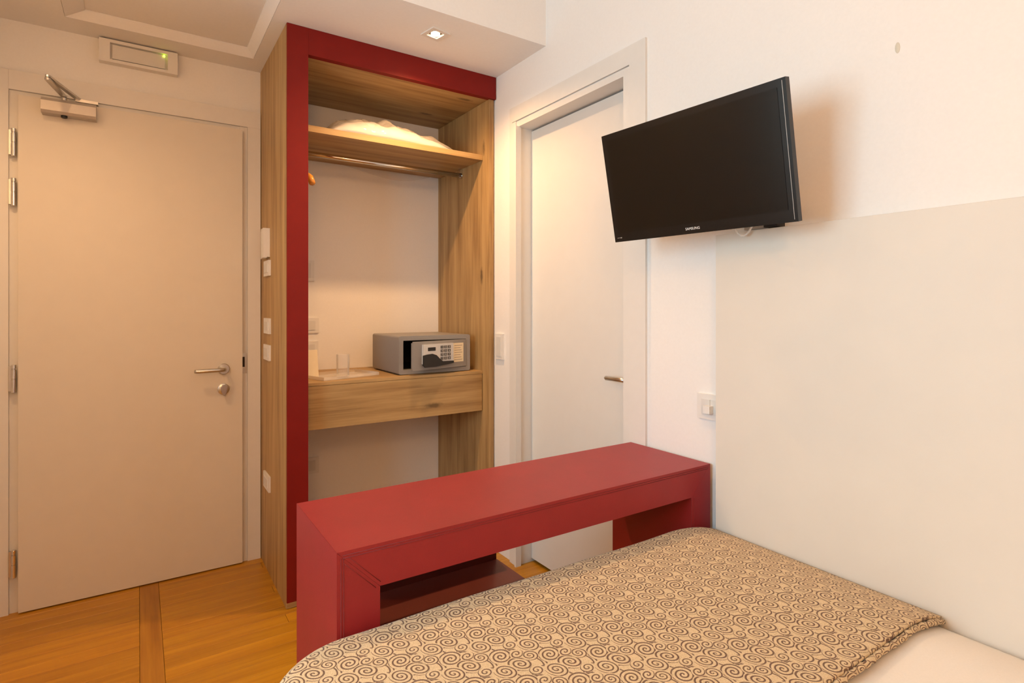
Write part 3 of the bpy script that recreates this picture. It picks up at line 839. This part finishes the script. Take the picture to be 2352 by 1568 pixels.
for off in (-0.005, 0.005):
    tube('seam', [(BX0 + 0.018 + off, BY0 - 0.0002, BZ - 0.018 + off), (BX0 + BT - 0.004 + off, BY0 - 0.0002, BZ - BT + 0.004 + off)], 0.0008, 'seam', bn, 6)

# chair tucked under the bench from the far side
ch = empty('chair', (0.735, 1.38, 0))
tag(ch, 'dark maroon leather chair tucked under the red bench', 'chair')
box('seat', (0.500, 0.965), (1.180, 1.545), (0.345, 0.428), 'maroon', ch, 0.018, seg=4)
box('backrest', (0.502, 0.963), (1.546, 1.582), (0.300, 0.655), 'maroon', ch, 0.012, seg=3)
for x in (0.525, 0.940):
    for y in (1.215, 1.555):
        box('leg', (x - 0.018, x + 0.018), (y - 0.018, y + 0.018), (0.0, 0.3445 if y < 1.5 else 0.2995), 'blackm', ch, 0.003)

# ------------------------------------------------------------------ bed
XB0, XB1, YF, YH = 0.165, 1.460, 1.130, -0.880
bd = empty('bed', ((XB0 + XB1) / 2, 0.12, 0))
tag(bd, 'double bed beside the cream wall panel, foot towards the red bench', 'bed')
box('bed_base', (XB0 + 0.04, XB1 - 0.02), (YH, YF - 0.05), (0.10, 0.300), 'cream', bd, 0.01)
box('mattress', (XB0 + 0.035, XB1 - 0.02), (YH, YF - 0.045), (0.301, 0.520), 'cloth', bd, 0.03, seg=4)
for x in (XB0 + 0.10, XB1 - 0.10):
    for y in (YH + 0.08, YF - 0.14):
        box('leg', (x - 0.03, x + 0.03), (y - 0.03, y + 0.03), (0.0, 0.0995), 'blackm', bd, 0.003)

def cloth(name, mat, xl, xr, y0, yf, ztop, drop, R, flat, hem=0.0, nx=90, ny=70, foot=True, amp=0.002, wallR=0.03, thick=0.006):
    """a cover lying on the bed: flat top, rolled over the left side and the foot, tucked at the wall"""
    bm = bmesh.new()
    uvl = bm.loops.layers.uv.new('UVMap')
    LE = flat + R * PI / 2 + drop
    xs = [xl - LE + (xr + 0.03 - xl + LE) * i / nx for i in range(nx + 1)]
    yend = yf + (LE if foot else 0.0)
    ys = [y0 + (yend - y0) * j / ny for j in range(ny + 1)]
    def prof(e):
        if e < flat: return e, 0.0
        a = (e - flat) / R
        if a < PI / 2: return flat + R * math.sin(a), -R * (1 - math.cos(a))
        return flat + R, -R - (e - flat - R * PI / 2)
    V = {}; UVc = {}
    for i, x in enumerate(xs):
        for j, y in enumerate(ys):
            ex = max(0.0, xl - x); ey = max(0.0, y - yf) if foot else 0.0
            e = math.hypot(ex, ey)
            px, py = max(x, xl), min(y, yf) if foot else y
            dz = 0.0
            if e > 0:
                off, dz = prof(min(e, LE)); px -= off * ex / e; py += off * ey / e
            # wall side: roll gently down against the panel
            w = (px - (xr - 0.16)) / 0.19
            if w > 0: dz -= 0.030 * w * w
            z = ztop + dz + amp * (math.sin(7.1 * x + 3 * y) * math.sin(5.3 * y + 1.2) + 0.5 * math.sin(17 * x + 9 * y))
            V[i, j] = bm.verts.new((min(px, XB1 + 0.002), py, z)); UVc[V[i, j]] = (x, y)
    for i in range(nx):
        for j in range(ny):
            f = bm.faces.new([V[i, j], V[i + 1, j], V[i + 1, j + 1], V[i, j + 1]])
            for lp in f.loops: lp[uvl].uv = UVc[lp.vert]
    bmesh.ops.recalc_face_normals(bm, faces=bm.faces)
    up = sum((f.normal.z for f in bm.faces))
    if up < 0: bmesh.ops.reverse_faces(bm, faces=bm.faces)
    me = bpy.data.meshes.new(name); bm.to_mesh(me); bm.free()
    for p_ in me.polygons: p_.use_smooth = True
    me.materials.append(M[mat])
    o = bpy.data.objects.new(name, me); COL.objects.link(o)
    so_ = o.modifiers.new('thickness', 'SOLIDIFY'); so_.thickness = thick; so_.offset = -1
    return o
du = cloth('duvet', 'cloth', XB0 + 0.165, 1.430, YH + 0.02, YF - 0.185, 0.573, 0.16, 0.045, 0.09, foot=True, amp=0.0022, thick=0.012)
tag(du, 'smooth white duvet at the near end of the bed', 'duvet')
SPY = 0.508
sp_ = cloth('bedspread', 'swirl', XB0 + 0.172, 1.430, SPY, YF - 0.170, 0.597, 0.24, 0.045, 0.125, foot=True, amp=0.0016, nx=110, ny=90)
tag(sp_, 'cream bedspread with brown spiral scroll pattern across the foot of the bed', 'bedspread')
# rolled hem along the near edge of the spread
hp = []; hr = []
for k in range(160):
    s = k / 159
    x = XB0 + 0.05 + s * (XB1 - 0.006 - XB0 - 0.05)
    w = max(0.0, (x - 1.27) / 0.19)
    hp.append((x, SPY - 0.004 + 0.0010 * math.sin(k * 1.9) + 0.0010 * math.sin(k * 0.37), 0.5870 - 0.030 * w * w + 0.0008 * math.sin(k * 1.3)))
    hr.append(0.0060 + 0.0009 * math.sin(k * 2.3))
bm = bmesh.new(); add_tube(bm, hp, hr, 10)
uvl = bm.loops.layers.uv.new('UVMap')
for f in bm.faces:
    for lp in f.loops:
        c_ = lp.vert.co; lp[uvl].uv = (c_.x, c_.y + c_.z * 1.5)
make('hem', bm, 'swirl', sp_, smooth=True)
